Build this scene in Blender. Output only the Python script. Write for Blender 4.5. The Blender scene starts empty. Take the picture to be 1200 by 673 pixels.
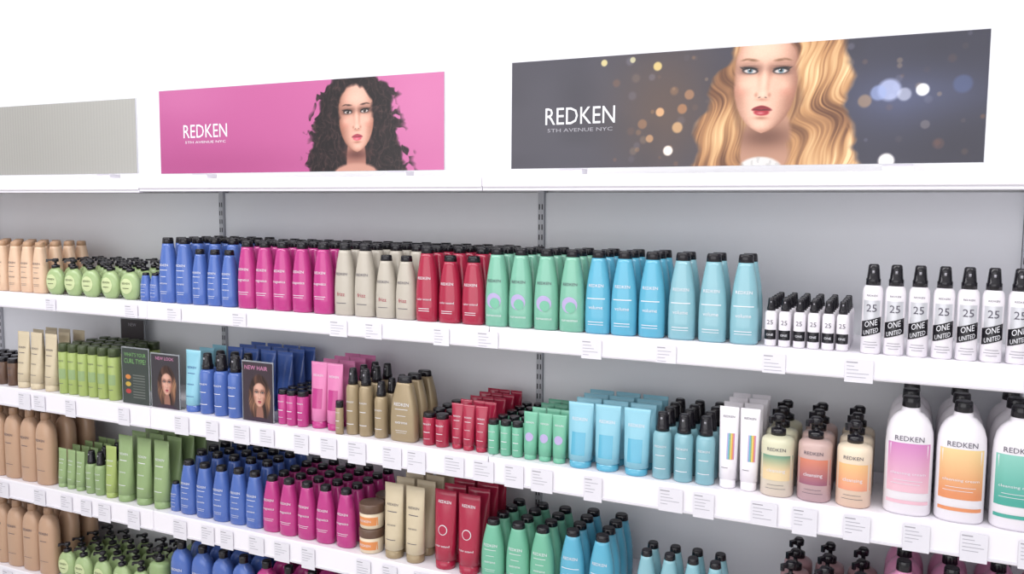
import bpy, math, random
import numpy as np
from mathutils import Matrix, Vector
random.seed(4)
SC=bpy.context.scene
COL=SC.collection
SC.view_settings.view_transform='Standard'

# ------------------------------------------------------------ helpers
def lin(c):
    c=np.asarray(c,dtype=float)/255.0
    return np.where(c<=0.04045,c/12.92,((c+0.055)/1.055)**2.4)
MATS={}
def mat(name,rgb,rough=.4,metal=0.0,trans=0.0,spec=.5,noise=0.0,emit=0.0,scale=30,coat=0.0):
    if name in MATS: return MATS[name]
    m=bpy.data.materials.new(name); m.use_nodes=True
    nt=m.node_tree; b=nt.nodes['Principled BSDF']
    c=[float(v) for v in lin(rgb)]+[1]
    b.inputs['Base Color'].default_value=c
    b.inputs['Roughness'].default_value=rough
    b.inputs['Metallic'].default_value=metal
    b.inputs['Transmission Weight'].default_value=trans
    b.inputs['Specular IOR Level'].default_value=spec
    b.inputs['Coat Weight'].default_value=coat; b.inputs['Coat Roughness'].default_value=.08
    if noise:
        n=nt.nodes.new('ShaderNodeTexNoise'); n.inputs['Scale'].default_value=scale
        tc=nt.nodes.new('ShaderNodeTexCoord'); nt.links.new(tc.outputs['Object'],n.inputs['Vector'])
        r=nt.nodes.new('ShaderNodeMapRange'); r.inputs['To Min'].default_value=1-noise; r.inputs['To Max'].default_value=1+noise
        nt.links.new(n.outputs['Fac'],r.inputs['Value'])
        mx=nt.nodes.new('ShaderNodeVectorMath'); mx.operation='SCALE'
        mx.inputs[0].default_value=c[:3]; nt.links.new(r.outputs['Result'],mx.inputs['Scale'])
        nt.links.new(mx.outputs['Vector'],b.inputs['Base Color'])
    MATS[name]=m; return m

class T:
    def __init__(s): s.v=[];s.f=[];s.m=[];s.sm=[];s.prof=None;s.n=2.3
    def copy(s):
        t=T(); t.v=list(s.v);t.f=list(s.f);t.m=list(s.m);t.sm=list(s.sm);t.prof=s.prof;t.n=s.n; return t
    def lathe(s,prof,n=2.3,cx=0,cy=0,seg=20,main=False):
        base=len(s.v)
        for (z,a,b,m) in prof:
            for k in range(seg):
                t=2*math.pi*k/seg; ct,st=math.cos(t),math.sin(t)
                s.v.append((cx+a*math.copysign(abs(ct)**(2/n),ct),cy+b*math.copysign(abs(st)**(2/n),st),z))
        for i in range(len(prof)-1):
            for k in range(seg):
                k2=(k+1)%seg; A=base+i*seg; B=A+seg
                s.f.append((A+k,A+k2,B+k2,B+k)); s.m.append(prof[i+1][3]); s.sm.append(True)
        s.f.append(tuple(base+k for k in reversed(range(seg)))); s.m.append(prof[0][3]); s.sm.append(False)
        B=base+(len(prof)-1)*seg
        s.f.append(tuple(B+k for k in range(seg))); s.m.append(prof[-1][3]); s.sm.append(False)
        if main: s.prof=prof; s.n=n
        return s
    def box(s,x0,x1,y0,y1,z0,z1,m):
        b=len(s.v)
        s.v+=[(x0,y0,z0),(x1,y0,z0),(x1,y1,z0),(x0,y1,z0),(x0,y0,z1),(x1,y0,z1),(x1,y1,z1),(x0,y1,z1)]
        for q in [(3,2,1,0),(4,5,6,7),(0,1,5,4),(1,2,6,5),(2,3,7,6),(3,0,4,7)]:
            s.f.append(tuple(b+i for i in q)); s.m.append(m); s.sm.append(False)
        return s
    def surf(s,x,z,eps=.0006):
        P=s.prof
        z=min(max(z,P[0][0]),P[-1][0])
        for i in range(len(P)-1):
            if P[i][0]<=z<=P[i+1][0]: break
        d=P[i+1][0]-P[i][0]; t=0 if d<1e-9 else (z-P[i][0])/d
        a=P[i][1]*(1-t)+P[i+1][1]*t; b=P[i][2]*(1-t)+P[i+1][2]*t
        q=min(abs(x)/a,.985)
        return -b*(1-q**s.n)**(1/s.n)-eps
    def rect(s,x0,x1,z0,z1,m,nx=8,nz=3,eps=.0006,shear=0):
        b=len(s.v)
        for j in range(nz+1):
            for i in range(nx+1):
                x=x0+(x1-x0)*i/nx; z=z0+(z1-z0)*j/nz+shear*(i/nx-.5)
                s.v.append((x,s.surf(x,z,eps),z))
        for j in range(nz):
            for i in range(nx):
                A=b+j*(nx+1)+i
                s.f.append((A,A+1,A+nx+2,A+nx+1)); s.m.append(m); s.sm.append(True)
        return s
    def disc(s,xc,zc,r,m,eps=.0007,k=18):
        b=len(s.v); s.v.append((xc,s.surf(xc,zc,eps),zc))
        for rr in (.5,1):
            for i in range(k):
                x=xc+r*rr*math.cos(2*math.pi*i/k); z=zc+r*rr*math.sin(2*math.pi*i/k)
                s.v.append((x,s.surf(x,z,eps),z))
        for i in range(k):
            j=(i+1)%k
            s.f.append((b,b+1+i,b+1+j)); s.m.append(m); s.sm.append(True)
            s.f.append((b+1+i,b+1+k+i,b+1+k+j,b+1+j)); s.m.append(m); s.sm.append(True)
        return s
    def text(s,txt,xc,zc,w,m,h=None,eps=.0009,shear=0):
        V,Fc=textmesh(txt)
        W=V[:,0].max()-V[:,0].min(); H=V[:,1].max()-V[:,1].min()
        sx=w/W; sz=sx if h is None else h/H
        b=len(s.v)
        for x,y in V:
            X=xc+x*sx; Z=zc+y*sz+shear*x/W
            s.v.append((X,s.surf(X,Z,eps),Z))
        for f in Fc:
            s.f.append(tuple(b+i for i in f)); s.m.append(m); s.sm.append(False)
        return s
_tc={}
def textmesh(txt):
    if txt in _tc: return _tc[txt]
    cu=bpy.data.curves.new('t','FONT'); cu.body=txt; cu.resolution_u=2; cu.align_x='CENTER'; cu.align_y='CENTER'
    ob=bpy.data.objects.new('t',cu); COL.objects.link(ob)
    bpy.context.view_layer.update()
    me=ob.evaluated_get(bpy.context.evaluated_depsgraph_get()).to_mesh()
    V=np.array([(v.co.x,v.co.y) for v in me.vertices]); Fc=[tuple(p.vertices) for p in me.polygons]
    V-=(V.max(0)+V.min(0))/2
    bpy.data.objects.remove(ob); _tc[txt]=(V,Fc); return _tc[txt]

def build(name,inst,parent=None,loc=(0,0,0)):
    vs=[];fs=[];ms=[];sm=[];names=[];off=0
    for (t,x,y,z,yaw,sc) in inst:
        V=np.array(t.v)*sc; c,s_=math.cos(yaw),math.sin(yaw)
        V=np.stack([V[:,0]*c-V[:,1]*s_+x,V[:,0]*s_+V[:,1]*c+y,V[:,2]+z],1); vs.append(V)
        for f,m,q in zip(t.f,t.m,t.sm):
            fs.append([i+off for i in f])
            if m not in names: names.append(m)
            ms.append(names.index(m)); sm.append(q)
        off+=len(t.v)
    V=np.concatenate(vs)
    me=bpy.data.meshes.new(name); me.from_pydata(V.tolist(),[],fs)
    for n in names: me.materials.append(MATS[n])
    me.polygons.foreach_set('material_index',ms); me.polygons.foreach_set('use_smooth',sm)
    me.update()
    ob=bpy.data.objects.new(name,me); COL.objects.link(ob); ob.location=loc
    if parent: ob.parent=parent
    return ob
def empty(name,loc=(0,0,0)):
    e=bpy.data.objects.new(name,None); e.location=loc; e.empty_display_size=.1; COL.objects.link(e); return e
def boxob(name,x0,x1,y0,y1,z0,z1,m,parent=None,bevel=0):
    ob=build(name,[(T().box(x0,x1,y0,y1,z0,z1,m),0,0,0,0,1)],parent)
    if bevel:
        b=ob.modifiers.new('b','BEVEL'); b.width=bevel; b.segments=2
    return ob

# ------------------------------------------------------------ materials
for n,c,kw in [
 ('wall_paint',(250,250,251),dict(rough=.8,noise=.01,scale=3)),
 ('ceiling_paint',(245,245,245),dict(rough=.9)),
 ('floor_tile',(206,203,198),dict(rough=.35,noise=.06,scale=4)),
 ('shelf_white',(238,235,242),dict(rough=.35,noise=.01,scale=6)),
 ('panel_grey',(230,232,236),dict(rough=.55,noise=.015,scale=5)),
 ('post_grey',(182,184,190),dict(rough=.4)),
 ('slot_dark',(60,60,64),dict(rough=.6)),
 ('black',(22,20,27),dict(rough=.2)),
 ('tag',(222,220,228),dict(rough=.5)),
 ('tag_ink',(170,168,178),dict(rough=.6)),
 ('white_pl',(234,230,236),dict(rough=.3)),
 ('ink_white',(228,228,234),dict(rough=.5)),
 ('ink_dark',(84,80,94),dict(rough=.5)),
 ('ink_grey',(160,158,166),dict(rough=.5)),
 ('peach',(220,188,160),dict(rough=.3)),('peach_cap',(184,148,118),dict(rough=.3)),
 ('tan',(188,154,128),dict(rough=.3)),('tan_cap',(162,128,102),dict(rough=.3)),
 ('olive_g',(160,182,130),dict(rough=.25)),('olive_lab',(198,210,160),dict(rough=.4)),
 ('lime',(160,178,104),dict(rough=.3)),('lime_dark',(66,78,48),dict(rough=.3)),
 ('leaf',(142,166,116),dict(rough=.3)),
 ('blue',(76,106,178),dict(rough=.2,coat=.3)),('blue_d',(54,78,144),dict(rough=.25)),
 ('magenta',(184,56,130),dict(rough=.2,coat=.3)),('magenta_l',(216,126,174),dict(rough=.28)),
 ('beige',(184,177,165),dict(rough=.28)),('gold',(162,144,114),dict(rough=.28,metal=.15)),
 ('gold_l',(204,190,162),dict(rough=.3)),
 ('red',(164,36,66),dict(rough=.2,coat=.3)),
 ('green',(128,190,166),dict(rough=.15,trans=.1,coat=.3)),('green_s',(112,180,152),dict(rough=.25)),
 ('lilac',(176,164,206),dict(rough=.4)),
 ('cyan',(92,172,200),dict(rough=.18,coat=.3)),('cyan_l',(138,194,212),dict(rough=.28)),
 ('teal',(142,192,204),dict(rough=.12,trans=.12,coat=.3)),
 ('orange',(222,144,86),dict(rough=.4)),('pinkl',(204,136,172),dict(rough=.35)),
 ('cream',(226,210,184),dict(rough=.35)),
 ('mauve',(184,146,150),dict(rough=.35)),
 ('brown',(100,76,62),dict(rough=.3)),('yellow',(226,206,96),dict(rough=.4)),
 ('silver',(204,205,211),dict(rough=.3,metal=.25)),
 ('sign_g',(120,170,104),dict(rough=.5)),
 ('acrylic',(225,230,235),dict(rough=.1,trans=.7)),
]: mat(n,c,**kw)
def gradmat(name,top,bot,z0,z1):
    m=mat(name,bot,rough=.35); nt=m.node_tree; b=nt.nodes['Principled BSDF']
    g=nt.nodes.new('ShaderNodeNewGeometry'); sp=nt.nodes.new('ShaderNodeSeparateXYZ'); nt.links.new(g.outputs['Position'],sp.inputs[0])
    r=nt.nodes.new('ShaderNodeMapRange'); r.inputs['From Min'].default_value=z0; r.inputs['From Max'].default_value=z1
    nt.links.new(sp.outputs['Z'],r.inputs['Value'])
    cr=nt.nodes.new('ShaderNodeValToRGB'); cr.color_ramp.elements[0].color=[*map(float,lin(bot)),1]; cr.color_ramp.elements[1].color=[*map(float,lin(top)),1]
    nt.links.new(r.outputs['Result'],cr.inputs[0]); nt.links.new(cr.outputs[0],b.inputs['Base Color'])

# ------------------------------------------------------------ room
boxob('wall_back',-7,4,0.02,.12,0,3.0,'wall_paint')
boxob('floor',-7,4,-5,.12,-.1,0,'floor_tile')
boxob('ceiling',-7,4,-5,.12,3.0,3.1,'ceiling_paint')
boxob('wall_left',-7.1,-7,-5,.12,0,3.0,'wall_paint')

# ------------------------------------------------------------ shelving
unit=empty('shelving_unit')
XL,XR=-4.75,1.5
POST=[-4.74,-3.49,-2.243,-.998,.25,1.495]
ZS=[1.288,.937,.589,.25]
LIP=[.055,.068,.068,.068]
for i in range(5):
    boxob('back_panel_%d'%(i+1),POST[i]+.01,POST[i+1]-.01,0.0,.019,.02,1.65,'panel_grey',unit)
t=T()
for p in POST:
    t.box(p-.009,p+.009,-.012,.019,.0,1.66,'post_grey')
    z=.1
    while z<1.62:
        for dx in (-.0045,.0045): t.box(p+dx-.0018,p+dx+.0018,-.0128,-.0118,z,z+.016,'slot_dark')
        z+=.03
build('slotted_uprights',[(t,0,0,0,0,1)],unit)
for j,z in enumerate(ZS):
    for i in range(5):
        a,b=POST[i]+.001,POST[i+1]-.001
        boxob('shelf_%d_%d'%(j+1,i+1),a,b,-.345,-.014,z-.024,z-.0003,'shelf_white',unit,.002)
        boxob('shelf_lip_%d_%d'%(j+1,i+1),a,b,-.352,-.343,z-LIP[j],z+.003,'shelf_white',unit,.003)
        boxob('ticket_rail_%d_%d'%(j+1,i+1),a+.002,b-.002,-.3545,-.3518,z-LIP[j]+.004,z-LIP[j]+.009,'tag',unit)
for i in range(5):
    a,b=POST[i]+.001,POST[i+1]-.001
    if i==0 or i==1: z0,z1=1.644,1.692
    else: z0,z1=1.648,1.688
    off=-.025
    boxob('canopy_%d'%(i+1),a+off,b+off,-.35,.018,z0+.009,z1,'shelf_white',unit,.004)
    boxob('canopy_trim_%d'%(i+1),a+off,b+off,-.345,-.325,z0,z0+.012,'tag',unit,.002)
boxob('plinth',XL,XR,-.32,0,0,.2,'shelf_white',unit)

def tags(j,xs):
    t=T(); z=ZS[j]
    for x in xs:
        w=.027+random.uniform(-.003,.004); zt=z-.004; zb=z-LIP[j]-random.uniform(-.004,.006)
        t.box(x-w,x+w,-.3565,-.3547,zb,zt-.006,'tag')
        t.box(x-w*.9,x-w*.1,-.3569,-.3564,zt-.0135,zt-.0110,'ink_grey')
        n=4
        for k in range(n):
            zz=zt-.02-k*.008; ww=w*random.uniform(.5,1.6)
            if zz-.003>zb: t.box(x-w*.85,min(x-w*.85+ww,x+w*.85),-.3569,-.3564,zz-.0014,zz,'tag_ink')
    build('price_tags_%d'%(j+1),[(t,0,0,0,0,1)],unit)
tags(0,[-3.4,-3.1,-2.7,-2.31,-2.12,-1.85,-1.48,-1.36,-1.14,-1.0,-.71,-.52,-.27,-.09,.25])
tags(1,[-3.3,-3.1,-2.86,-2.78,-2.62,-2.36,-2.1,-1.97,-1.85,-1.75,-1.62,-1.52,-1.42,-1.3,-1.22,-1.1,-1.01,-.92,-.84,-.7,-.5,-.42,-.28,-.19,-.08,.04,.15,.26])
tags(2,[-3.2,-3.0,-2.8,-2.66,-2.56,-2.47,-2.33,-2.12,-2.0,-1.92,-1.8,-1.7,-1.6,-1.4,-1.31,-1.2,-1.05,-.9,-.7,-.5,-.3,-.1,.1])
tags(3,[-3.0,-2.7,-2.4,-2.1,-1.8,-1.5])

# ------------------------------------------------------------ product templates
def P(h,lst): return [(z*h,a,b,m) for z,a,b,m in lst]
def shampoo(h,a,b,m,cap='black',ink='ink_white',deco=None,n=2.4,label=True):
    t=T(); t.lathe(P(h,[(0,.9*a,.88*b,m),(.02,.98*a,.98*b,m),(.2,a,b,m),(.38,.985*a,b,m),(.52,.93*a,.97*b,m),(.64,.84*a,.92*b,m),(.76,.71*a,.84*b,m),(.86,.59*a,.74*b,m),(.905,.54*a,.7*b,m),(.907,.48*a,.62*b,m)]),n=n,main=True)
    t.lathe(P(h,[(.907,.52*a,.68*b,cap),(.912,.545*a,.72*b,cap),(.985,.5*a,.66*b,cap),(1,.44*a,.58*b,cap)]),n=2.1,seg=16)
    p=t.copy()
    if label:
        t.text('REDKEN',0,.58*h,1.15*a,ink)
        if deco: deco(t,h,a)
        else:
            t.rect(-.5*a,.5*a,.50*h,.508*h,ink,4,1); t.rect(-.35*a,.35*a,.40*h,.407*h,ink,4,1); t.rect(-.45*a,.45*a,.17*h,.176*h,ink,4,1); t.rect(-.4*a,.4*a,.14*h,.145*h,ink,4,1)
            t.text('extreme',0,.30*h,.95*a,ink)
    return t,p
def litre(h,a,b,m,cap='black',deco=None,n=2.5,capw=.36,ink='ink_white',caph=.1):
    t=T(); c=1-caph
    t.lathe(P(h,[(0,.93*a,.93*b,m),(.02,a,b,m),(.6,a,b,m),(.7,.97*a,.98*b,m),(.77,.88*a,.92*b,m),(.82,.74*a,.82*b,m),(.86,.55*a,.66*b,m),(.875,.42*a,.5*b,m),(c,.38*a,.46*b,m)]),n=n,main=True,seg=24)
    r=capw*a
    t.lathe(P(h,[(c,r,r,cap),(c+.005,r*1.06,r*1.06,cap),(.99,r,r,cap),(1,r*.9,r*.9,cap)]),n=2,seg=16)
    p=t.copy()
    if deco: deco(t,h,a)
    else: t.text('REDKEN',0,.62*h,1.1*a,ink); t.rect(-.4*a,.4*a,.5*h,.508*h,ink,4,1); t.rect(-.5*a,.5*a,.2*h,.206*h,ink,4,1)
    return t,p
def spray(h,a,m,capz=.77,deco=None,ink='ink_dark',capw=.72,txt='REDKEN'):
    t=T(); t.lathe(P(h,[(0,.92*a,.92*a,m),(.015,a,a,m),(capz-.09,a,a,m),(capz-.04,.93*a,.93*a,m),(capz-.015,.8*a,.8*a,m),(capz,.62*a,.62*a,m)]),n=2,main=True)
    c=capw*a
    t.lathe(P(h,[(capz-.005,c,c,'black'),(capz+.06,c,c,'black'),(capz+.075,c*.9,c*.9,'black'),(.94,c*.78,c*.78,'black'),(.985,c*.72,c*.72,'black'),(1,c*.55,c*.55,'black')]),n=2,seg=16)
    t.lathe([( .9*h,.12*a,.12*a,'ink_grey'),(.93*h,.12*a,.12*a,'ink_grey')],n=2,cy=-c*.78,seg=6)
    p=t.copy()
    if deco: deco(t,h,a)
    else:
        t.text(txt,0,.5*h,1.2*a,ink); t.rect(-.5*a,.5*a,.36*h,.37*h,ink,4,1); t.rect(-.6*a,.6*a,.16*h,.17*h,ink,4,1)
    return t,p
def tube(h,a,m,cap=None,deco=None,ink='ink_white',b0=None,caph=.1):
    cap=cap or m; b0=b0 or .82*a; r=.84*a
    t=T(); t.lathe(P(h,[(0,r*.97,b0*.97,cap),(.01,r,b0,cap),(caph,r,b0,cap),(caph+.004,r*.9,b0*.9,cap),(caph+.012,.92*a,b0*.98,m),(.3,.95*a,b0*.86,m),(.55,.98*a,b0*.6,m),(.8,a,b0*.3,m),(.93,1.02*a,.002,m),(1,1.02*a,.0012,m)]),n=2.1,main=True)
    p=t.copy()
    if deco: deco(t,h,a)
    else:
        t.text('REDKEN',0,.72*h,1.15*a,ink); t.rect(-.5*a,.5*a,.62*h,.63*h,ink,4,1); t.text('extreme',0,.45*h,.9*a,ink); t.rect(-.5*a,.5*a,.25*h,.258*h,ink,4,1)
    return t,p
def pumphead(t,z,r,h,ang=.6,L=.03,k='black'):
    t.lathe([(z,r,r,k),(z+.28*h,r,r,k),(z+.33*h,r*.6,r*.6,k),(z+.4*h,r*.32,r*.32,k),(z+.62*h,r*.32,r*.32,k),(z+.64*h,r*.75,r*.75,k),(z+.9*h,r*.8,r*.8,k),(z+h,r*.55,r*.55,k)],n=2,seg=12)
    u=T().box(-.0045,.0045,-L,0,z+.74*h,z+.92*h,k).box(-.0035,.0035,-L-.001,-L+.006,z+.6*h,z+.76*h,k)
    c,s=math.cos(ang),math.sin(ang); b=len(t.v)
    t.v+=[(x*c-y*s,x*s+y*c,zz) for x,y,zz in u.v]; t.f+=[tuple(i+b for i in f) for f in u.f]; t.m+=u.m; t.sm+=u.sm
def pumpbottle(h,a,b,m,deco=None,n=2.3,bh=.74,ang=-.7,body=None):
    t=T(); H=h*bh
    t.lathe(body or P(H,[(0,.93*a,.93*b,m),(.02,a,b,m),(.88,a,b,m),(.93,.96*a,.96*b,m),(.965,.82*a,.84*b,m),(.985,.55*a,.6*b,m),(1,.42*a,.45*b,m)]),n=n,main=True,seg=24)
    pumphead(t,H,min(.0175,.46*a),h-H,ang,.028)
    p=t.copy()
    if deco: deco(t,H,a)
    return t,p
def roundpump(h,ang=-.9):
    H=.74*h; r=.042; prof=[]
    for i in range(11):
        u=i/10; z=H*u; c=(u-.47)/.56
        a=r*math.sqrt(max(.05,1-c*c)); prof.append((z,a,a*.55,'olive_g'))
    t=T(); t.lathe(prof,n=2.1,main=True); pumphead(t,H*.99,.014,h-H,ang,.03)
    p=t.copy(); t.disc(0,.48*H,.026,'olive_lab'); t.text('REDKEN',0,.58*H,.034,'lime_dark',eps=.0014); t.rect(-.014,.014,.4*H,.42*H,'lime_dark',4,1,.0014)
    return t,p
def jar(h,a,body,lid,lab):
    t=T(); t.lathe(P(h,[(0,.9*a,.9*a,body),(.04,.97*a,.97*a,body),(.62,a,a,body),(.64,.95*a,.95*a,body)]),n=2,main=True,seg=24)
    t.lathe(P(h,[(.64,1.02*a,1.02*a,lid),(.66,1.04*a,1.04*a,lid),(.95,1.04*a,1.04*a,lid),(1,.98*a,.98*a,lid)]),n=2,seg=24)
    p=t.copy(); t.rect(-.9*a,.9*a,.16*h,.5*h,lab,10,1); t.text('REDKEN',0,.34*h,a,'ink_white',eps=.0014)
    return t,p
def capbottle(h,a,m,cap,capz=.84,ink='ink_dark',band=None):
    t=T(); t.lathe(P(h,[(0,.93*a,.93*a,m),(.02,a,a,m),(capz-.02,a,a,m),(capz,.9*a,.9*a,m)]),n=2,main=True,seg=16)
    t.lathe(P(h,[(capz,.97*a,.97*a,cap),(.98,.93*a,.93*a,cap),(1,.85*a,.85*a,cap)]),n=2,seg=16)
    p=t.copy()
    if band: t.rect(-.8*a,.8*a,.3*h,.5*h,band,8,1)
    else: t.rect(-.5*a,.5*a,.4*h,.42*h,ink,4,1)
    t.text('REDKEN',0,.66*h,1.2*a,ink); t.rect(-.5*a,.5*a,.2*h,.21*h,ink,4,1)
    return t,p

def place(name,z,xs,tp,rows=4,y0=-.305,dy=.056,r0=0,back=None,backx=None,yaw=.035,stack=0):
    front,plain=tp; inst=[]
    for r in range(r0,rows):
        for x in (xs if (r==0 or backx is None) else backx):
            t=(front if r<=0 else (back[1] if back else plain))
            jx=random.uniform(-.0012,.0012); jy=random.uniform(-.002,.002)
            inst.append((t,x+jx,y0+r*dy+jy,z+.0004,random.uniform(-yaw,yaw),1))
            if stack: inst.append((t,x+jx+.001,y0+r*dy+jy,z+.0008+stack,random.uniform(-yaw,yaw),1))
    build(name,inst)

A,B=.0335,.0235
# ---------- shelf 1
z=ZS[0]
def d_curl(t,h,a):
    t.disc(0,.33*h,.62*a,'lilac'); t.disc(.1*a,.3*h,.42*a,'green_s',.0013)
    t.text('curvaceous',0,.14*h,1.3*a,'ink_white')
def d_dark(t,h,a):
    t.text('color extend',0,.30*h,1.3*a,'ink_white'); t.rect(-.5*a,.5*a,.17*h,.178*h,'ink_white',4,1); t.rect(-.5*a,.5*a,.14*h,.148*h,'ink_white',4,1)
def d_beige(t,h,a):
    t.text('frizz',0,.30*h,.8*a,'red'); t.rect(-.5*a,.5*a,.17*h,.178*h,'ink_dark',4,1)
def d_teal(t,h,a):
    t.rect(-.7*a,.7*a,.42*h,.43*h,'ink_white',4,1); t.text('volume',0,.32*h,1.1*a,'ink_white'); t.rect(-.6*a,.6*a,.14*h,.148*h,'ink_white',4,1); t.rect(-.6*a,.6*a,.11*h,.116*h,'ink_white',4,1)
def d_mag(t,h,a):
    t.text('magnetics',0,.42*h,1.3*a,'ink_white'); t.rect(-.6*a,.6*a,.24*h,.247*h,'ink_white',4,1); t.rect(-.5*a,.5*a,.21*h,.216*h,'ink_white',4,1)
sb=lambda h,m,**k: shampoo(h,A,B,m,**k)
place('peach_shampoo_bottles',z,[-3.6,-3.53,-3.455,-3.38,-3.305,-3.235,-3.16,-3.088,-3.017,-2.946,-2.876,-2.81],shampoo(.182,.031,.022,'peach','peach_cap','ink_dark'),4)
place('green_pump_bottles',z,[-2.731,-2.639,-2.55,-2.458,-2.365],roundpump(.128),4,dy=.062)
place('small_blue_shampoo_bottles',z,[-2.295,-2.25],shampoo(.093,.021,.015,'blue'),5)
Tb=sb(.212,'blue'); Mb=shampoo(.178,.028,.021,'blue')
place('blue_shampoo_bottles',z,[-2.19,-2.118],Tb,5)
place('blue_conditioner_bottles',z,[-2.052,-1.99,-1.93],Mb,5,back=Tb,backx=[-2.042,-1.965],dy=.056)
place('magenta_shampoo_bottles',z,[-1.857,-1.787,-1.718,-1.645,-1.568],sb(.209,'magenta',deco=d_mag),5)
Tg=sb(.209,'beige',ink='ink_dark',deco=d_beige)
place('beige_shampoo_bottles',z,[-1.491,-1.419],Tg,5)
place('beige_conditioner_bottles',z,[-1.35,-1.281],shampoo(.18,.032,.022,'beige',ink='ink_dark',deco=d_beige),5,back=Tg,dy=.056)
Tr=sb(.208,'red',deco=d_dark)
place('red_shampoo_bottles',z,[-1.211],Tr,5)
place('red_conditioner_bottles',z,[-1.14,-1.069],shampoo(.185,.0333,.023,'red',deco=d_dark),5,back=Tr,dy=.056)
place('green_shampoo_bottles',z,[-.996,-.925,-.854,-.782],sb(.211,'green',deco=d_curl,ink='ink_dark'),3)
place('aqua_shampoo_bottles',z,[-.71,-.642,-.571],sb(.211,'cyan',deco=d_teal),3)
place('teal_shampoo_bottles',z,[-.497,-.422,-.348],sb(.211,'teal',deco=d_teal),2)
def d_min(t,h,a):
    t.rect(-.95*a,.95*a,.14*h,.34*h,'black',8,1); t.text('25',0,.5*h,a,'ink_dark'); t.text('ONE',0,.24*h,1.1*a,'ink_white',eps=.0014)
place('small_spray_bottles',z,[-.286,-.255,-.223,-.192,-.16,-.129],spray(.112,.0135,'white_pl',.74,deco=d_min),5,dy=.04)
def d_25(t,h,a):
    t.text('REDKEN',0,.655*h,1.0*a,'ink_dark')
    t.rect(-.97*a,.97*a,.36*h,.60*h,'silver',8,2)
    t.text('25',0,.515*h,1.0*a,'ink_dark',eps=.0014)
    t.rect(-.9*a,.9*a,.215*h,.39*h,'black',8,3,.0012,shear=.06*h)
    t.text('ONE',0,.345*h,1.2*a,'ink_white',h=.065*h,eps=.0018,shear=.035*h); t.text('UNITED',0,.255*h,1.4*a,'ink_white',h=.05*h,eps=.0018,shear=.045*h)
    t.rect(-.6*a,.6*a,.13*h,.137*h,'ink_grey',6,1); t.rect(-.7*a,.7*a,.10*h,.107*h,'ink_grey',6,1); t.rect(-.5*a,.5*a,.07*h,.077*h,'ink_grey',6,1)
place('spray_treatment_bottles',z,[-.07,-.024,.023,.07,.117,.163,.21,.257,.304,.35],spray(.198,.0212,'white_pl',.77,deco=d_25),1,y0=-.31)

# ---------- shelf 2
z=ZS[1]
place('dark_small_bottles',z,[-3.2,-3.15,-3.1,-3.045,-2.985],capbottle(.1,.02,'brown','black'),3)
place('gold_tubes',z,[-2.92,-2.85,-2.775],tube(.205,.03,'gold_l',ink='ink_dark'),3)
place('lime_hair_product_bottles',z,[-2.703,-2.655,-2.605,-2.555,-2.505,-2.455],capbottle(.178,.0215,'lime','lime_dark',band='leaf'),4)
place('light_blue_tubes',z,[-2.092],tube(.2,.031,'cyan_l','blue',ink='blue_d'),3,dy=.058)
place('blue_treatment_bottles',z,[-2.032,-1.972,-1.914],spray(.195,.0255,'blue',.74,ink='ink_white'),2)
place('blue_tubes',z,[-2.02,-1.95,-1.88,-1.81],tube(.2,.031,'blue'),5,r0=2)
place('small_magenta_bottles',z,[-1.727,-1.69,-1.652],capbottle(.108,.018,'magenta','black',.86,'ink_white'),4,dy=.045)
place('magenta_tubes',z,[-1.60,-1.54],tube(.2,.0285,'magenta_l','magenta',deco=lambda t,h,a:(t.text('REDKEN',0,.8*h,1.2*a,'ink_white'),t.rect(-.6*a,.6*a,.3*h,.6*h,'magenta',6,3))),4,y0=-.29)
place('small_gold_bottles',z,[-1.498],capbottle(.1,.012,'gold','black',.8,'ink_white'),1,y0=-.329)
place('gold_spray_bottles',z,[-1.466,-1.42],spray(.196,.0208,'gold',.76,ink='ink_white'),3)
place('gold_serum_bottles',z,[-1.368],spray(.165,.02,'gold',.74,ink='ink_white'),3)
place('gold_flask_bottles',z,[-1.29],shampoo(.186,.042,.02,'gold',n=4,ink='ink_white'),3)
place('small_red_bottles',z,[-1.208,-1.164],capbottle(.092,.0195,'red','black',.86,'ink_white'),4)
place('red_tubes',z,[-1.118,-1.08,-1.042],tube(.126,.018,'red'),5)
place('small_green_bottles',z,[-1.004,-.969,-.934],capbottle(.095,.0155,'green_s','black',.86,'ink_white'),5)
place('mint_tubes',z,[-.894,-.853,-.812],tube(.127,.0195,'green_s',deco=lambda t,h,a:(t.text('REDKEN',0,.78*h,1.2*a,'ink_white'),t.disc(0,.48*h,.6*a,'lilac'))),4)
place('aqua_tubes',z,[-.753,-.679,-.603],tube(.167,.034,'cyan_l','cyan',deco=lambda t,h,a:(t.text('REDKEN',0,.75*h,1.2*a,'ink_white'),t.rect(-.55*a,.55*a,.2*h,.55*h,'cyan',6,4))),4)
place('teal_spray_bottles',z,[-.536,-.484,-.431],spray(.166,.0235,'teal',.72,ink='ink_white'),4)
def d_rain(t,h,a):
    t.text('REDKEN',0,.88*h,1.2*a,'ink_dark')
    for i,m in enumerate(['lilac','cyan','leaf','yellow','orange','pinkl']):
        t.rect(-.1*a+i*.13*a,.02*a+i*.13*a,.36*h,.68*h,m,1,4)
    t.rect(-.6*a,.1*a,.25*h,.256*h,'ink_dark',4,1)
place('white_tubes',z,[-.375,-.326],tube(.196,.0225,'white_pl',deco=d_rain),4)
gradmat('g1',(70,146,126),(230,206,162),1.0,1.04); gradmat('g2',(216,134,106),(152,96,118),.98,1.04); gradmat('g3',(236,192,132),(230,156,126),.98,1.04)
gradmat('g1b',(214,212,184),(222,208,194),.94,1.06); gradmat('g2b',(200,172,166),(192,162,168),.94,1.06); gradmat('g3b',(232,216,192),(228,198,178),.94,1.06)
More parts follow.
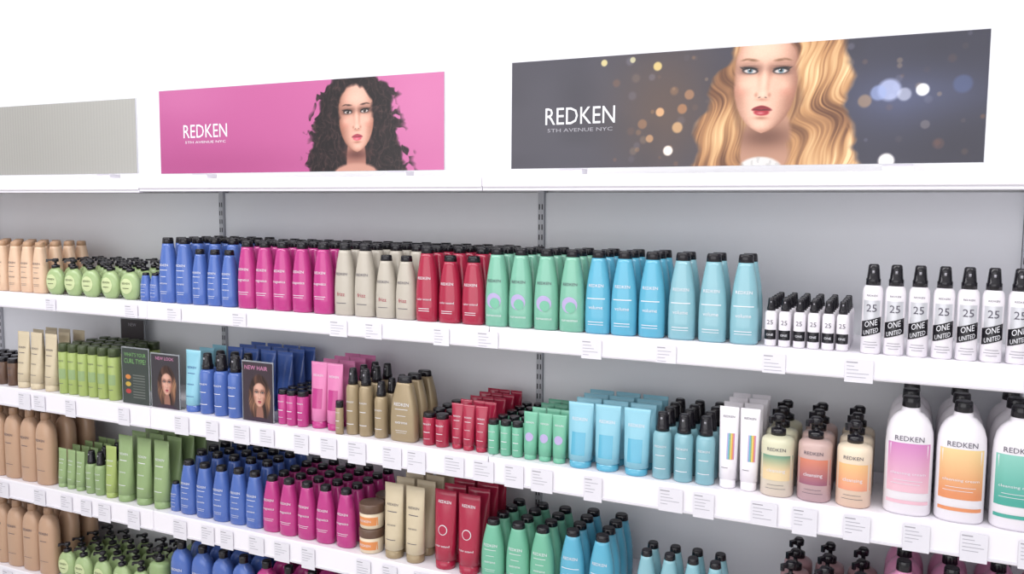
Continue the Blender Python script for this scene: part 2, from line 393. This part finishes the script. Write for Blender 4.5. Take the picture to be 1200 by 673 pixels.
def d_g(g):
    def f(t,h,a):
        t.rect(-.95*a,.95*a,.28*h,.7*h,g,10,2); t.text('REDKEN',0,.8*h,1.1*a,'ink_dark',eps=.0014); t.text('cleansing',0,.44*h,1.1*a,'ink_white',eps=.0014)
        t.rect(-.5*a,.5*a,.2*h,.206*h,'ink_dark',4,1,.0014); t.rect(-.6*a,.6*a,.14*h,.146*h,'ink_dark',4,1,.0014)
    return f
place('green_gradient_pump_bottles',z,[-.262],pumpbottle(.19,.0375,.036,'g1b',d_g('g1')),3,dy=.08,y0=-.3)
place('orange_gradient_pump_bottles',z,[-.178],pumpbottle(.192,.0375,.036,'g2b',d_g('g2')),3,dy=.08,y0=-.3)
place('peach_gradient_pump_bottles',z,[-.093],pumpbottle(.193,.0375,.036,'g3b',d_g('g3')),3,dy=.08,y0=-.3)
gradmat('l1',(204,130,186),(228,184,198),1.0,1.10); gradmat('l2',(236,206,150),(220,142,98),1.0,1.10); gradmat('l3',(136,198,184),(72,162,148),1.0,1.10)
def d_l(g,w):
    def f(t,h,a):
        t.rect(-.86*a,.86*a,.2*h,.62*h,g,10,3); t.rect(-.86*a,.86*a,.1*h,.13*h,g,10,1); t.text('REDKEN',0,.66*h,1.2*a,'ink_dark',eps=.0016)
        t.text('cleansing cream',0,.36*h,1.45*a,'ink_white',eps=.0016,h=.022*h*1.3)
        t.rect(-.6*a,.6*a,.3*h,.304*h,'ink_white',6,1,.0016); t.rect(-.7*a,.5*a,.27*h,.274*h,'ink_white',6,1,.0016)
    return f
for nm,x,g in [('pink_label_litre_bottles',.018,'l1'),('orange_label_litre_bottles',.121,'l2'),('green_label_litre_bottles',.226,'l3'),('pink_label_litre_bottles',.33,'l1')]:
    place(nm,z,[x],litre(.26,.0485,.036,'white_pl',deco=d_l(g,1),caph=.09),3,dy=.09,y0=-.3)

# ---------- shelf 3
z=ZS[2]
L_t=litre(.265,.041,.028,'tan','tan_cap',ink='ink_dark',capw=.4)
place('tan_litre_bottles',z,[-3.42,-3.335,-3.25,-3.165,-3.081,-2.995,-2.908,-2.82],L_t,3,dy=.08)
place('small_green_tubes',z,[-2.737,-2.69,-2.642],tube(.14,.0205,'leaf','leaf',ink='ink_white'),4)
place('green_spray_bottles',z,[-2.588,-2.54],spray(.152,.0205,'leaf',.7,ink='ink_white'),3)
place('lime_tubes',z,[-2.485],tube(.18,.024,'lime'),3)
place('green_tubes',z,[-2.413,-2.33,-2.248],tube(.228,.033,'leaf',ink='ink_white'),4)
Mb3=shampoo(.2,.0325,.023,'blue')
place('small_blue_bottles',z,[-2.185],shampoo(.1,.02,.015,'blue'),1)
place('dark_blue_shampoo_bottles',z,[-2.125,-2.054,-1.982,-1.914,-1.845],shampoo(.18,.0325,.023,'blue'),5,back=Mb3)
place('magenta_conditioner_bottles',z,[-1.776,-1.709,-1.64,-1.57,-1.495],shampoo(.176,.032,.023,'magenta',deco=d_mag),5)
place('hair_mask_jars',z,[-1.408],jar(.073,.036,'cream','brown','orange'),3,dy=.085,stack=.0735,y0=-.3)
place('gold_long_tubes',z,[-1.324,-1.253],tube(.218,.031,'gold_l','gold',ink='ink_dark'),4)
place('red_long_tubes',z,[-1.155,-1.078],tube(.222,.034,'red',deco=lambda t,h,a:(t.text('REDKEN',0,.85*h,1.2*a,'ink_white'),t.disc(0,.5*h,.42*a,'ink_white'),t.disc(0,.5*h,.36*a,'red',.0014),t.text('color extend',0,.3*h,1.3*a,'ink_white'))),4)
place('mint_shampoo_bottles',z,[-1.002,-.928,-.857],shampoo(.166,.034,.024,'green_s'),4)
place('aqua_conditioner_bottles',z,[-.772,-.69],shampoo(.173,.034,.024,'cyan',deco=d_teal),4)
place('teal_conditioner_bottles',z,[-.569,-.51,-.453,-.397],shampoo(.155,.026,.022,'teal',deco=d_teal),2)
place('mauve_pump_bottles',z,[-.22,-.145,-.07],pumpbottle(.19,.034,.033,'mauve',d_g('g2')),3,dy=.08)
place('pink_litre_bottles',z,[.02,.115,.21,.305],litre(.238,.043,.034,'pinkl'),3,dy=.085)

# ---------- base shelf
z=ZS[3]
place('tan_litre_bottles',z,[-3.42,-3.335,-3.25,-3.17,-3.085,-3.0,-2.913,-2.825],litre(.25,.041,.028,'tan','tan_cap',ink='ink_dark',capw=.4),3,dy=.08)
place('green_pump_bottles',z,[-2.735,-2.645,-2.55,-2.455,-2.36],roundpump(.13),4,dy=.062)
place('lime_pump_bottles',z,[-2.268],pumpbottle(.2,.036,.03,'leaf'),3,dy=.08)
place('blue_litre_bottles',z,[-2.165,-2.075,-1.985,-1.897],litre(.235,.04,.028,'blue'),3,dy=.08)
place('magenta_litre_bottles',z,[-1.805,-1.715,-1.625],litre(.235,.04,.028,'magenta'),3,dy=.08)
place('red_litre_bottles',z,[-1.52,-1.43,-1.34],litre(.235,.04,.028,'red'),3,dy=.08)
place('green_litre_bottles',z,[-1.2,-1.11,-.93],litre(.235,.04,.028,'green_s'),3,dy=.08)
place('aqua_litre_bottles',z,[-.8,-.71,-.62],litre(.235,.04,.028,'cyan'),3,dy=.08)

# ------------------------------------------------------------ painted panels (procedural vertex colour pictures)
def vcmat(name,rough):
    m=bpy.data.materials.new(name); m.use_nodes=True; nt=m.node_tree
    a=nt.nodes.new('ShaderNodeAttribute'); a.attribute_name='Col'
    b=nt.nodes['Principled BSDF']; nt.links.new(a.outputs['Color'],b.inputs['Base Color']); b.inputs['Roughness'].default_value=rough
    MATS[name]=m
vcmat('printed_poster',.3)
def panel_mesh(name,img,w,h,parent):
    H,W,_=img.shape
    xs=np.linspace(-w/2,w/2,W); zs=np.linspace(h,0,H)
    X,Z=np.meshgrid(xs,zs)
    V=np.stack([X.ravel(),np.zeros(W*H),Z.ravel()],1)
    idx=np.arange(W*H).reshape(H,W)
    Fq=np.stack([idx[1:,:-1],idx[1:,1:],idx[:-1,1:],idx[:-1,:-1]],-1).reshape(-1,4)
    me=bpy.data.meshes.new(name)
    me.vertices.add(len(V)); me.vertices.foreach_set('co',V.ravel())
    me.loops.add(Fq.size); me.loops.foreach_set('vertex_index',Fq.ravel())
    me.polygons.add(len(Fq)); me.polygons.foreach_set('loop_start',np.arange(0,Fq.size,4)); 
    me.update(calc_edges=True); me.validate()
    ca=me.color_attributes.new('Col','FLOAT_COLOR','POINT')
    L=lin(np.clip(img,0,255)).reshape(-1,3)*.93; C4=np.ones((len(L),4)); C4[:,:3]=L
    ca.data.foreach_set('color',C4.ravel())
    me.materials.append(MATS['printed_poster'])
    ob=bpy.data.objects.new(name,me); COL.objects.link(ob); ob.parent=parent
    return ob
_g={}
def vn(x,y,seed=0):
    if seed not in _g: _g[seed]=np.random.default_rng(100+seed).random((256,256))
    G=_g[seed]; xi=np.floor(x).astype(int); yi=np.floor(y).astype(int); fx=x-xi; fy=y-yi
    fx=fx*fx*(3-2*fx); fy=fy*fy*(3-2*fy); a=xi%256;b=(xi+1)%256;c=yi%256;d=(yi+1)%256
    return (G[c,a]*(1-fx)+G[c,b]*fx)*(1-fy)+(G[d,a]*(1-fx)+G[d,b]*fx)*fy
class Cv:
    def __init__(s,W,H,asp):
        s.X,s.Y=np.meshgrid(np.linspace(0,asp,W),np.linspace(0,1,H)); s.c=np.zeros((H,W,3))
    def fill(s,c): s.c[:]=c
    def put(s,m,c):
        m=np.clip(m,0,1)[...,None]; s.c=s.c*(1-m)+np.asarray(c,float)*m
    def ell(s,cx,cy,rx,ry,soft=.1,rot=0):
        dx=s.X-cx; dy=s.Y-cy; c,q=math.cos(rot),math.sin(rot)
        u=(dx*c+dy*q)/rx; v=(-dx*q+dy*c)/ry
        d=np.sqrt(u*u+v*v); return np.clip((1-d)/soft,0,1)
    def blob(s,cx,cy,rx,ry,rot=0):
        dx=s.X-cx; dy=s.Y-cy; c,q=math.cos(rot),math.sin(rot)
        return np.exp(-(((dx*c+dy*q)/rx)**2+((-dx*q+dy*c)/ry)**2))
def face(cv,cx,w,E,skin,lip,browc,eyec,side=.10,smoke=.8,turn=0.0,tilt=0.0):
    """portrait in face units: half width = 1, eye line v=0, chin v~1.9; tilt rotates the head"""
    s=w; c_,q_=math.cos(tilt),math.sin(tilt)
    dx=cv.X-cx; dy=cv.Y-E
    OX,OY=cv.X,cv.Y
    cv.X=cx+dx*c_+dy*q_; cv.Y=E-dx*q_+dy*c_
    X,Y=cv.X,cv.Y; u=(X-cx)/s; v=(Y-E)/s
    wid=np.interp(v,[-1.35,-1.2,-.9,-.5,0,.5,.85,1.15,1.4,1.6,1.74,1.84,1.90],[.0,.5,.86,.97,1.0,.98,.92,.83,.70,.54,.38,.20,0])
    m=np.clip((wid-np.abs(u))/.07,0,1)
    S=np.asarray(skin,float)
    rel=np.clip(u/np.maximum(wid,.05),-1,1)
    sh=1.03-.34*np.abs(rel)**3-side*rel-.06*np.clip(v-1.2,0,1)
    sk=S[None,None,:]*np.stack([sh,sh**1.35,sh**1.5],-1); mm=m[...,None]
    cv.c=cv.c*(1-mm)+np.clip(sk,0,255)*mm
    def b(x,y,rx,ry,c,a,rot=0): cv.put(cv.blob(cx+(x)*s,E+y*s,rx*s,ry*s,rot)*a*m,c)
    def e(x,y,rx,ry,c,a=1,soft=.3,rot=0): cv.put(cv.ell(cx+x*s,E+y*s,rx*s,ry*s,soft,rot)*a*m,c)
    dk=S*np.array([.70,.56,.50]); hi=np.clip(S*1.08+10,0,255); ro=S*np.array([.95,.74,.72])
    T_=turn
    b(T_*.5,-.62,.5,.25,hi,.5)
    for g in (-1,1):
        b(g*.80+T_*.3,.75,.20,.5,dk,.40,rot=g*.35); b(g*.58+T_*.4,.46,.22,.18,hi,.45); b(g*.64+T_*.4,.64,.22,.15,ro,.32)
    b(0,1.86,.6,.10,dk,.45)
    for g in (-1,1):
        b(g*.44+T_*.5,-.07,.36,.20,dk,.6); b(g*.17+T_*.7,.05,.08,.2,dk,.42 if g>0 else .3); b(g*.14+T_*.9,.42,.06,.26,dk,.26 if g>0 else .12)
    b(T_*.9,.25,.05,.42,hi,.6); b(T_*1.0,.70,.10,.08,hi,.65)
    for g in (-1,1):
        b(g*.20+T_,.74,.05,.07,dk,.55); e(g*.095+T_,.815,.060,.028,S*.35,.8,.7,rot=g*.25)
    b(T_,.88,.18,.05,dk,.5)
    for g in (-1,1):
        x=g*.46+T_*.5
        b(x,-.06,.32,.14,(46,28,28),smoke*.75)
        b(x+g*.10,.075,.22,.06,(60,36,34),smoke*.5)
        e(x,.015,.275,.108,(24,15,17),1,.25,rot=-g*.07)
        e(x,.03,.225,.074,(204,192,188),1,.35,rot=-g*.06)
        e(x,.008,.100,.092,eyec,1,.3); e(x,.008,.05,.05,(8,6,8),1,.4); e(x-.035,-.025,.022,.02,(250,250,250),.9,.5)
        e(x+g*.02,-.068,.30,.042,(16,10,12),.95,.5,rot=-g*.10)
        e(x+g*.25,-.06,.12,.026,(16,10,12),.8,.7,rot=-g*.5)
        b(x,-.175,.22,.03,hi,.3)
        e(x-g*.05,-.305,.25,.062,browc,.9,.8,rot=-g*.12); e(x+g*.18,-.318,.18,.045,browc,.85,.8,rot=g*.24)
    L=np.asarray(lip,float)
    e(-.11+T_*.9,1.145,.235,.078,L*.85,1,.35,rot=-.27); e(.11+T_*.9,1.145,.235,.078,L*.85,1,.35,rot=.27)
    e(T_*.9,1.265,.27,.118,np.clip(L*1.08,0,255),1,.3); e(T_*.9,1.195,.33,.022,L*.28,1,.6)
    b(-.03+T_*.9,1.29,.11,.035,(255,214,214),.45); b(T_*.9,1.44,.20,.05,dk,.7); b(T_*.8,1.62,.16,.09,hi,.45)
    cv.c+= (vn(X*150,Y*150,60)-.5)[...,None]*7*mm
    cv.X,cv.Y=OX,OY
    return m
def strands(cv,dark,base,light,warp=.06,seed=0,f=34,cx=0,curl=8):
    X,Y=cv.X,cv.Y
    t=X+warp*np.sin(Y*curl+X*3.5+seed)+warp*.45*np.sin(Y*curl*2.1+X*8+seed*2)
    k=.34*vn(t*f,Y*2.5,seed+1)+.30*vn(t*f*2.6,Y*4,seed+2)+.16*vn(t*f*.4,Y*2,seed+3)+.34*(.5+.5*np.sin(Y*curl+X*3.5+seed+1.4))*(.5+.5*vn(X*5,Y*4,seed+4))
    k=np.clip((k-.24)/.62,0,1)[...,None]
    base=np.asarray(base,float);dark=np.asarray(dark,float);light=np.asarray(light,float)
    return np.where(k<.5,dark+(base-dark)*k*2,base+(light-base)*(k-.5)*2)
def putimg(cv,m,img):
    m=np.clip(m,0,1)[...,None]; cv.c=cv.c*(1-m)+img*m
def edges(cv,ys,l,r,soft=.03,amp=.02,fr=20,seed=0):
    X,Y=cv.X,cv.Y; n=amp*(np.sin(Y*fr+seed)+.9*(vn(Y*fr*1.3,X*2,seed+9)-.5)*2)
    Lx=np.interp(Y,ys,l)+n; Rx=np.interp(Y,ys,r)-n*.8
    return np.clip((X-Lx)/soft,0,1)*np.clip((Rx-X)/soft,0,1)
def poster_blonde():
    cv=Cv(900,225,4.02); X,Y=cv.X,cv.Y
    g=(X/4.02)[...,None]; cv.c[:]=np.array([66,64,74])*(1-g)+np.array([52,52,68])*g
    cv.put(cv.blob(.6,.5,.9,.8)*.3,(88,86,92)); cv.put(cv.blob(1.5,.5,.45,.6)*.55,(100,74,56)); cv.put(cv.blob(3.5,.5,.5,.25)*.6,(92,102,142)); cv.put(cv.blob(3.9,.9,.5,.3)*.5,(40,38,48)); cv.put(cv.blob(3.8,.1,.6,.3)*.5,(44,44,56))
    cv.put(np.clip(vn(X*3,Y*3,40)-.5,0,1)*.6,(44,42,50))
    r=np.random.default_rng(5)
    for _ in range(90):
        x=r.uniform(1.0,4.0); y=r.uniform(0,1); q=r.uniform(.015,.05)
        c=[(214,150,90),(190,120,70),(230,190,140),(150,150,170)][r.integers(4)]
        cv.put(cv.ell(x,y,q,q,.5)*r.uniform(.05,.28),c)
    for x,y,q,c,a in [(.93,.06,.035,(230,215,150),.8),(1.2,.05,.03,(225,220,170),.7),(1.43,.12,.045,(232,206,130),.8),(1.46,.52,.045,(240,185,130),.75),(1.37,.75,.04,(230,175,120),.6),(1.54,.86,.05,(255,240,225),.95),(1.62,.66,.055,(240,190,130),.65),(1.66,.5,.05,(220,150,90),.5),(1.3,.62,.05,(200,140,90),.4),(1.72,.38,.05,(210,150,100),.5),
      (3.33,.42,.1,(176,186,222),.8),(3.25,.44,.07,(146,162,206),.7),(3.44,.46,.06,(200,205,225),.6),(3.57,.43,.055,(255,255,255),.98),(3.15,.5,.06,(230,180,120),.4),(3.85,.4,.08,(84,100,146),.5),(3.33,.98,.07,(255,250,245),.95),(3.6,.7,.04,(180,165,155),.3),(3.05,.95,.05,(236,226,226),.5),(3.7,.85,.05,(110,76,68),.4)]:
        cv.put(cv.ell(x,y,q,q,.3)*a,c)
    hair=strands(cv,(96,60,38),(178,130,86),(234,198,148),.055,0,30)
    m=edges(cv,[0,.1,.3,.6,.8,1],[2.06,2.02,1.92,1.79,1.76,1.74],[3.0,3.04,3.08,3.03,3.12,3.14],.06,.03,16)
    putimg(cv,m,hair)
    cv.put(cv.blob(2.10,.55,.1,.5)*.55*m,(80,48,32)); cv.put(cv.blob(2.68,.6,.10,.5)*.55*m,(78,46,32))
    cv.put(cv.ell(2.4,.95,.24,.5,.1)*(Y>.5),(178,134,112)); cv.put(cv.blob(2.38,.76,.24,.10)*.9,(104,66,52))
    cv.put(cv.ell(2.34,1.04,.2,.12,.15),(210,208,206)); cv.put((vn(X*40,Y*30,50)>.6)*cv.ell(2.34,1.04,.2,.12,.15)*.3,(150,150,150))
    face(cv,2.37,.275,.21,(220,176,154),(150,34,46),(122,86,60),(96,122,134),side=.08,smoke=.75,turn=-.05,tilt=.05)
    hl=edges(cv,[0,.12,.4,.7,1],[1.98,1.92,1.85,1.78,1.74],[2.19,2.13,2.11,2.16,2.22],.05,.02,14,1); putimg(cv,hl*m,hair)
    hr=edges(cv,[0,.12,.4,.7,.8,1],[2.54,2.61,2.635,2.58,2.55,2.5],[3.0,3.05,3.08,3.05,3.12,3.14],.05,.022,13,2); putimg(cv,hr*m,strands(cv,(92,56,36),(184,136,90),(238,204,156),.07,1,28))
    return cv.c
def poster_curls():
    cv=Cv(840,216,3.9); X,Y=cv.X,cv.Y
    g=(X/3.9)[...,None]; cv.c[:]=np.array([178,86,140])*(1-g)+np.array([192,102,152])*g
    cv.put(cv.blob(1.0,.95,1.6,.25)*.35,(146,58,108)); cv.put(cv.blob(3.6,.3,.6,.6)*.3,(212,142,180)); cv.put(cv.blob(.3,.1,.8,.3)*.25,(214,142,182))
    wx=X+.09*(vn(X*7,Y*7,20)-.5)+.04*(vn(X*19,Y*19,21)-.5); wy=Y+.09*(vn(X*7,Y*7,22)-.5)+.04*(vn(X*19,Y*19,23)-.5)
    rid=1-np.abs(vn(wx*26,wy*14,24)-.5)*2; rid2=1-np.abs(vn(wx*52,wy*24,25)-.5)*2
    k=np.clip(rid**6*.42+rid2**5*.25,0,1)[...,None]
    hair=np.array([20,14,17])*(1-k)+np.array([112,80,78])*k
    hole=vn(wx*16,wy*16,26)
    ys=[0,.1,.2,.5,.8,1]
    m=edges(cv,ys,[2.60,2.46,2.38,2.28,2.24,2.2],[3.06,3.2,3.28,3.33,3.40,3.46],.05,.03,22)
    m2=edges(cv,ys,[2.5,2.34,2.25,2.16,2.1,2.08],[3.14,3.3,3.38,3.44,3.54,3.62],.08,.05,19,2)*np.clip((hole-.47)*11,0,1)*.92
    putimg(cv,np.maximum(m,m2),hair)
    cv.put(cv.ell(2.83,.9,.13,.4,.12)*(Y>.6),(170,118,104)); cv.put(cv.ell(2.83,1.14,.40,.24,.12),(192,142,126)); cv.put(cv.blob(2.83,.82,.16,.06)*.85,(92,54,50))
    face(cv,2.83,.232,.355,(214,166,148),(188,76,96),(46,30,28),(58,42,36),side=-.06,smoke=.9,turn=.03,tilt=-.03)
    hl=edges(cv,[0,.2,.5,.8,1],[2.5,2.4,2.3,2.24,2.2],[2.76,2.65,2.612,2.64,2.58],.05,.02,24,1); putimg(cv,hl,hair)
    hr=edges(cv,[0,.2,.5,.8,1],[2.9,3.01,3.048,3.02,3.08],[3.1,3.25,3.3,3.38,3.46],.05,.02,22,3); putimg(cv,hr,hair)
    hp=np.clip((.09+3.6*(X-2.81)**2+.03*(vn(X*25,Y*9,30)-.5)-Y)/.04,0,1)*m; putimg(cv,hp,hair)
    return cv.c
def poster_grey():
    cv=Cv(500,40,4.2); X,Y=cv.X,cv.Y
    s=(.5+.5*np.sin(X*2*math.pi/ .052))[...,None]
    cv.c[:]=np.array([164,163,158])*s+np.array([155,154,150])*(1-s)
    cv.put(np.clip((X-2.2)/2,0,1)*.35,(186,186,182)); return cv.c
def logo(par,txt,w,x,y,z,m,sub=None,yy=-.0006):
    t=T(); V,Fc=textmesh(txt)
    W=V[:,0].max()-V[:,0].min(); s=w/W
    t.v=[(p[0]*s,0,p[1]*s*(sub or 1)) for p in V]; t.f=list(Fc); t.m=[m]*len(Fc); t.sm=[False]*len(Fc)
    return build('lettering',[(t,0,0,0,0,1)],par,(x,yy,z))
def make_poster(name,img,x0,x1,z0,h,y=-.325):
    w=x1-x0; e=empty(name,((x0+x1)/2,y,z0))
    panel_mesh('print',img,w,h,e)
    boxob('backing_board',-w/2-.002,w/2+.002,.0006,.006,-.001,h+.002,'silver',e)
    for q in (-.35,.35): boxob('stand_foot',q*w-.03,q*w+.03,.006,.05,-.0165,-.0012,'shelf_white',e)
    return e,w
def U(u): return (u-.5)
e,w=make_poster('advertising_poster',poster_blonde(),-.949,.129,1.705,.27)
logo(e,'REDKEN',.171*w,U(.1735)*w,0,.27*(1-.52),'ink_white',1.2); logo(e,'5TH AVENUE NYC',.16*w,U(.1735)*w,0,.27*(1-.65),'ink_grey',.6)
e,w=make_poster('advertising_poster',poster_curls(),-2.19,-1.149,1.705,.26)
logo(e,'REDKEN',.172*w,U(.183)*w,0,.26*(1-.50),'ink_white',1.2); logo(e,'5TH AVENUE NYC',.16*w,U(.183)*w,0,.26*(1-.63),'ink_white',.5)
e,w=make_poster('blank_sign_panel',poster_grey(),-3.4,-2.298,1.708,.24)

def card(name,x,w,h,bg,kind,y=-.325,z=ZS[1]):
    e=empty(name,(x,y,z+.0006)); W=60;Hh=int(60*h/w); asp=w/h
    cv=Cv(W*2,Hh*2,asp); cv.fill(bg)
    if kind=='face':
        c=asp*.56
        hs=strands(cv,(34,22,22),(92,62,50),(164,122,92),.05)
        putimg(cv,cv.ell(c,.62,.25,.44,.15),hs)
        cv.put(cv.ell(c,.9,.08,.2,.1),(150,106,92))
        face(cv,c,.135,.50,(206,160,142),(160,54,70),(60,40,36),(60,50,50))
        hp=np.clip((.36+4.5*(cv.X-c)**2-cv.Y)/.03,0,1)*cv.ell(c,.62,.25,.44,.15); putimg(cv,hp,hs)
        cv.put(cv.ell(c,1.04,.3,.12,.1),(60,44,60))
    if kind=='list':
        for i,cc in enumerate([(206,130,66),(196,164,70),(176,66,64)]): cv.put(cv.ell(asp*.22,.52+i*.13,.07,.045,.1),cc)
        for i in range(9): cv.put((np.abs(cv.Y-(.48+i*.05))<.007)*(cv.X>asp*.4)*(cv.X<asp*.85)*.6,(150,150,145))
    panel_mesh('print',cv.c,w,h,e)
    boxob('acrylic_back',-w/2-.003,w/2+.003,.0006,.003,0,h+.004,'acrylic',e)
    boxob('acrylic_foot',-w/2,w/2,.0032,.03,0,.002,'acrylic',e)
    return e
e=card('curl_type_counter_card',-2.335,.122,.188,(60,68,64),'list'); logo(e,"WHAT'S YOUR",.1,0,0,.167,'sign_g',1.2); logo(e,"CURL TYPE?",.1,0,0,.145,'sign_g',1.2)
e=card('portrait_counter_card',-2.2,.122,.178,(60,56,62),'face'); logo(e,"NEW LOOK",.08,0,0,.165,'pinkl')
e=card('portrait_counter_card',-1.81,.118,.185,(62,50,58),'face'); logo(e,"NEW HAIR",.09,-.005,0,.168,'pinkl')
e=card('portrait_counter_card',-2.66,.12,.235,(70,66,70),'list',y=-.05); logo(e,"NEW",.04,0,0,.215,'ink_grey')

t=T(); t.lathe([(2.24,.006,.006,'ink_grey'),(2.25,.009,.009,'ink_grey'),(2.275,.009,.009,'ink_grey'),(2.28,.0015,.0015,'ink_grey'),(2.999,.0015,.0015,'ink_grey')],n=2,seg=8)
build('ceiling_hanging_wire',[(t,-.86,-.3,0,0,1)])

# ------------------------------------------------------------ lights
def area(name,loc,rot,sx,sy,power,col=(1,1,1)):
    l=bpy.data.lights.new(name,'AREA'); l.shape='RECTANGLE'; l.size=sx; l.size_y=sy; l.energy=power; l.color=col
    o=bpy.data.objects.new(name,l); COL.objects.link(o); o.location=loc; o.rotation_euler=[math.radians(a) for a in rot]; return o
area('ceiling_light_strip_lamp',(-1.4,-1.5,2.92),(25,0,0),6.0,.5,74,(1,.99,1))
area('front_fill_light',(-1.2,-4.6,1.7),(85,0,0),6,2.4,76,(1,.985,1))  # added broad fill from behind the camera, not an actual window
W=bpy.data.worlds.new('world'); SC.world=W; W.use_nodes=True
W.node_tree.nodes['Background'].inputs[0].default_value=(.97,.97,1,1); W.node_tree.nodes['Background'].inputs[1].default_value=.55

# ------------------------------------------------------------ camera
R=(Matrix.Rotation(math.radians(25),4,'Z')@Matrix.Rotation(math.radians(84.8),4,'X')@Matrix.Rotation(math.radians(.46),4,'Z'))
cam=bpy.data.cameras.new('camera'); co=bpy.data.objects.new('camera',cam); COL.objects.link(co)
co.matrix_world=Matrix.Translation((0,-2.35,1.6))@R; cam.lens=30; cam.sensor_width=36
SC.camera=co
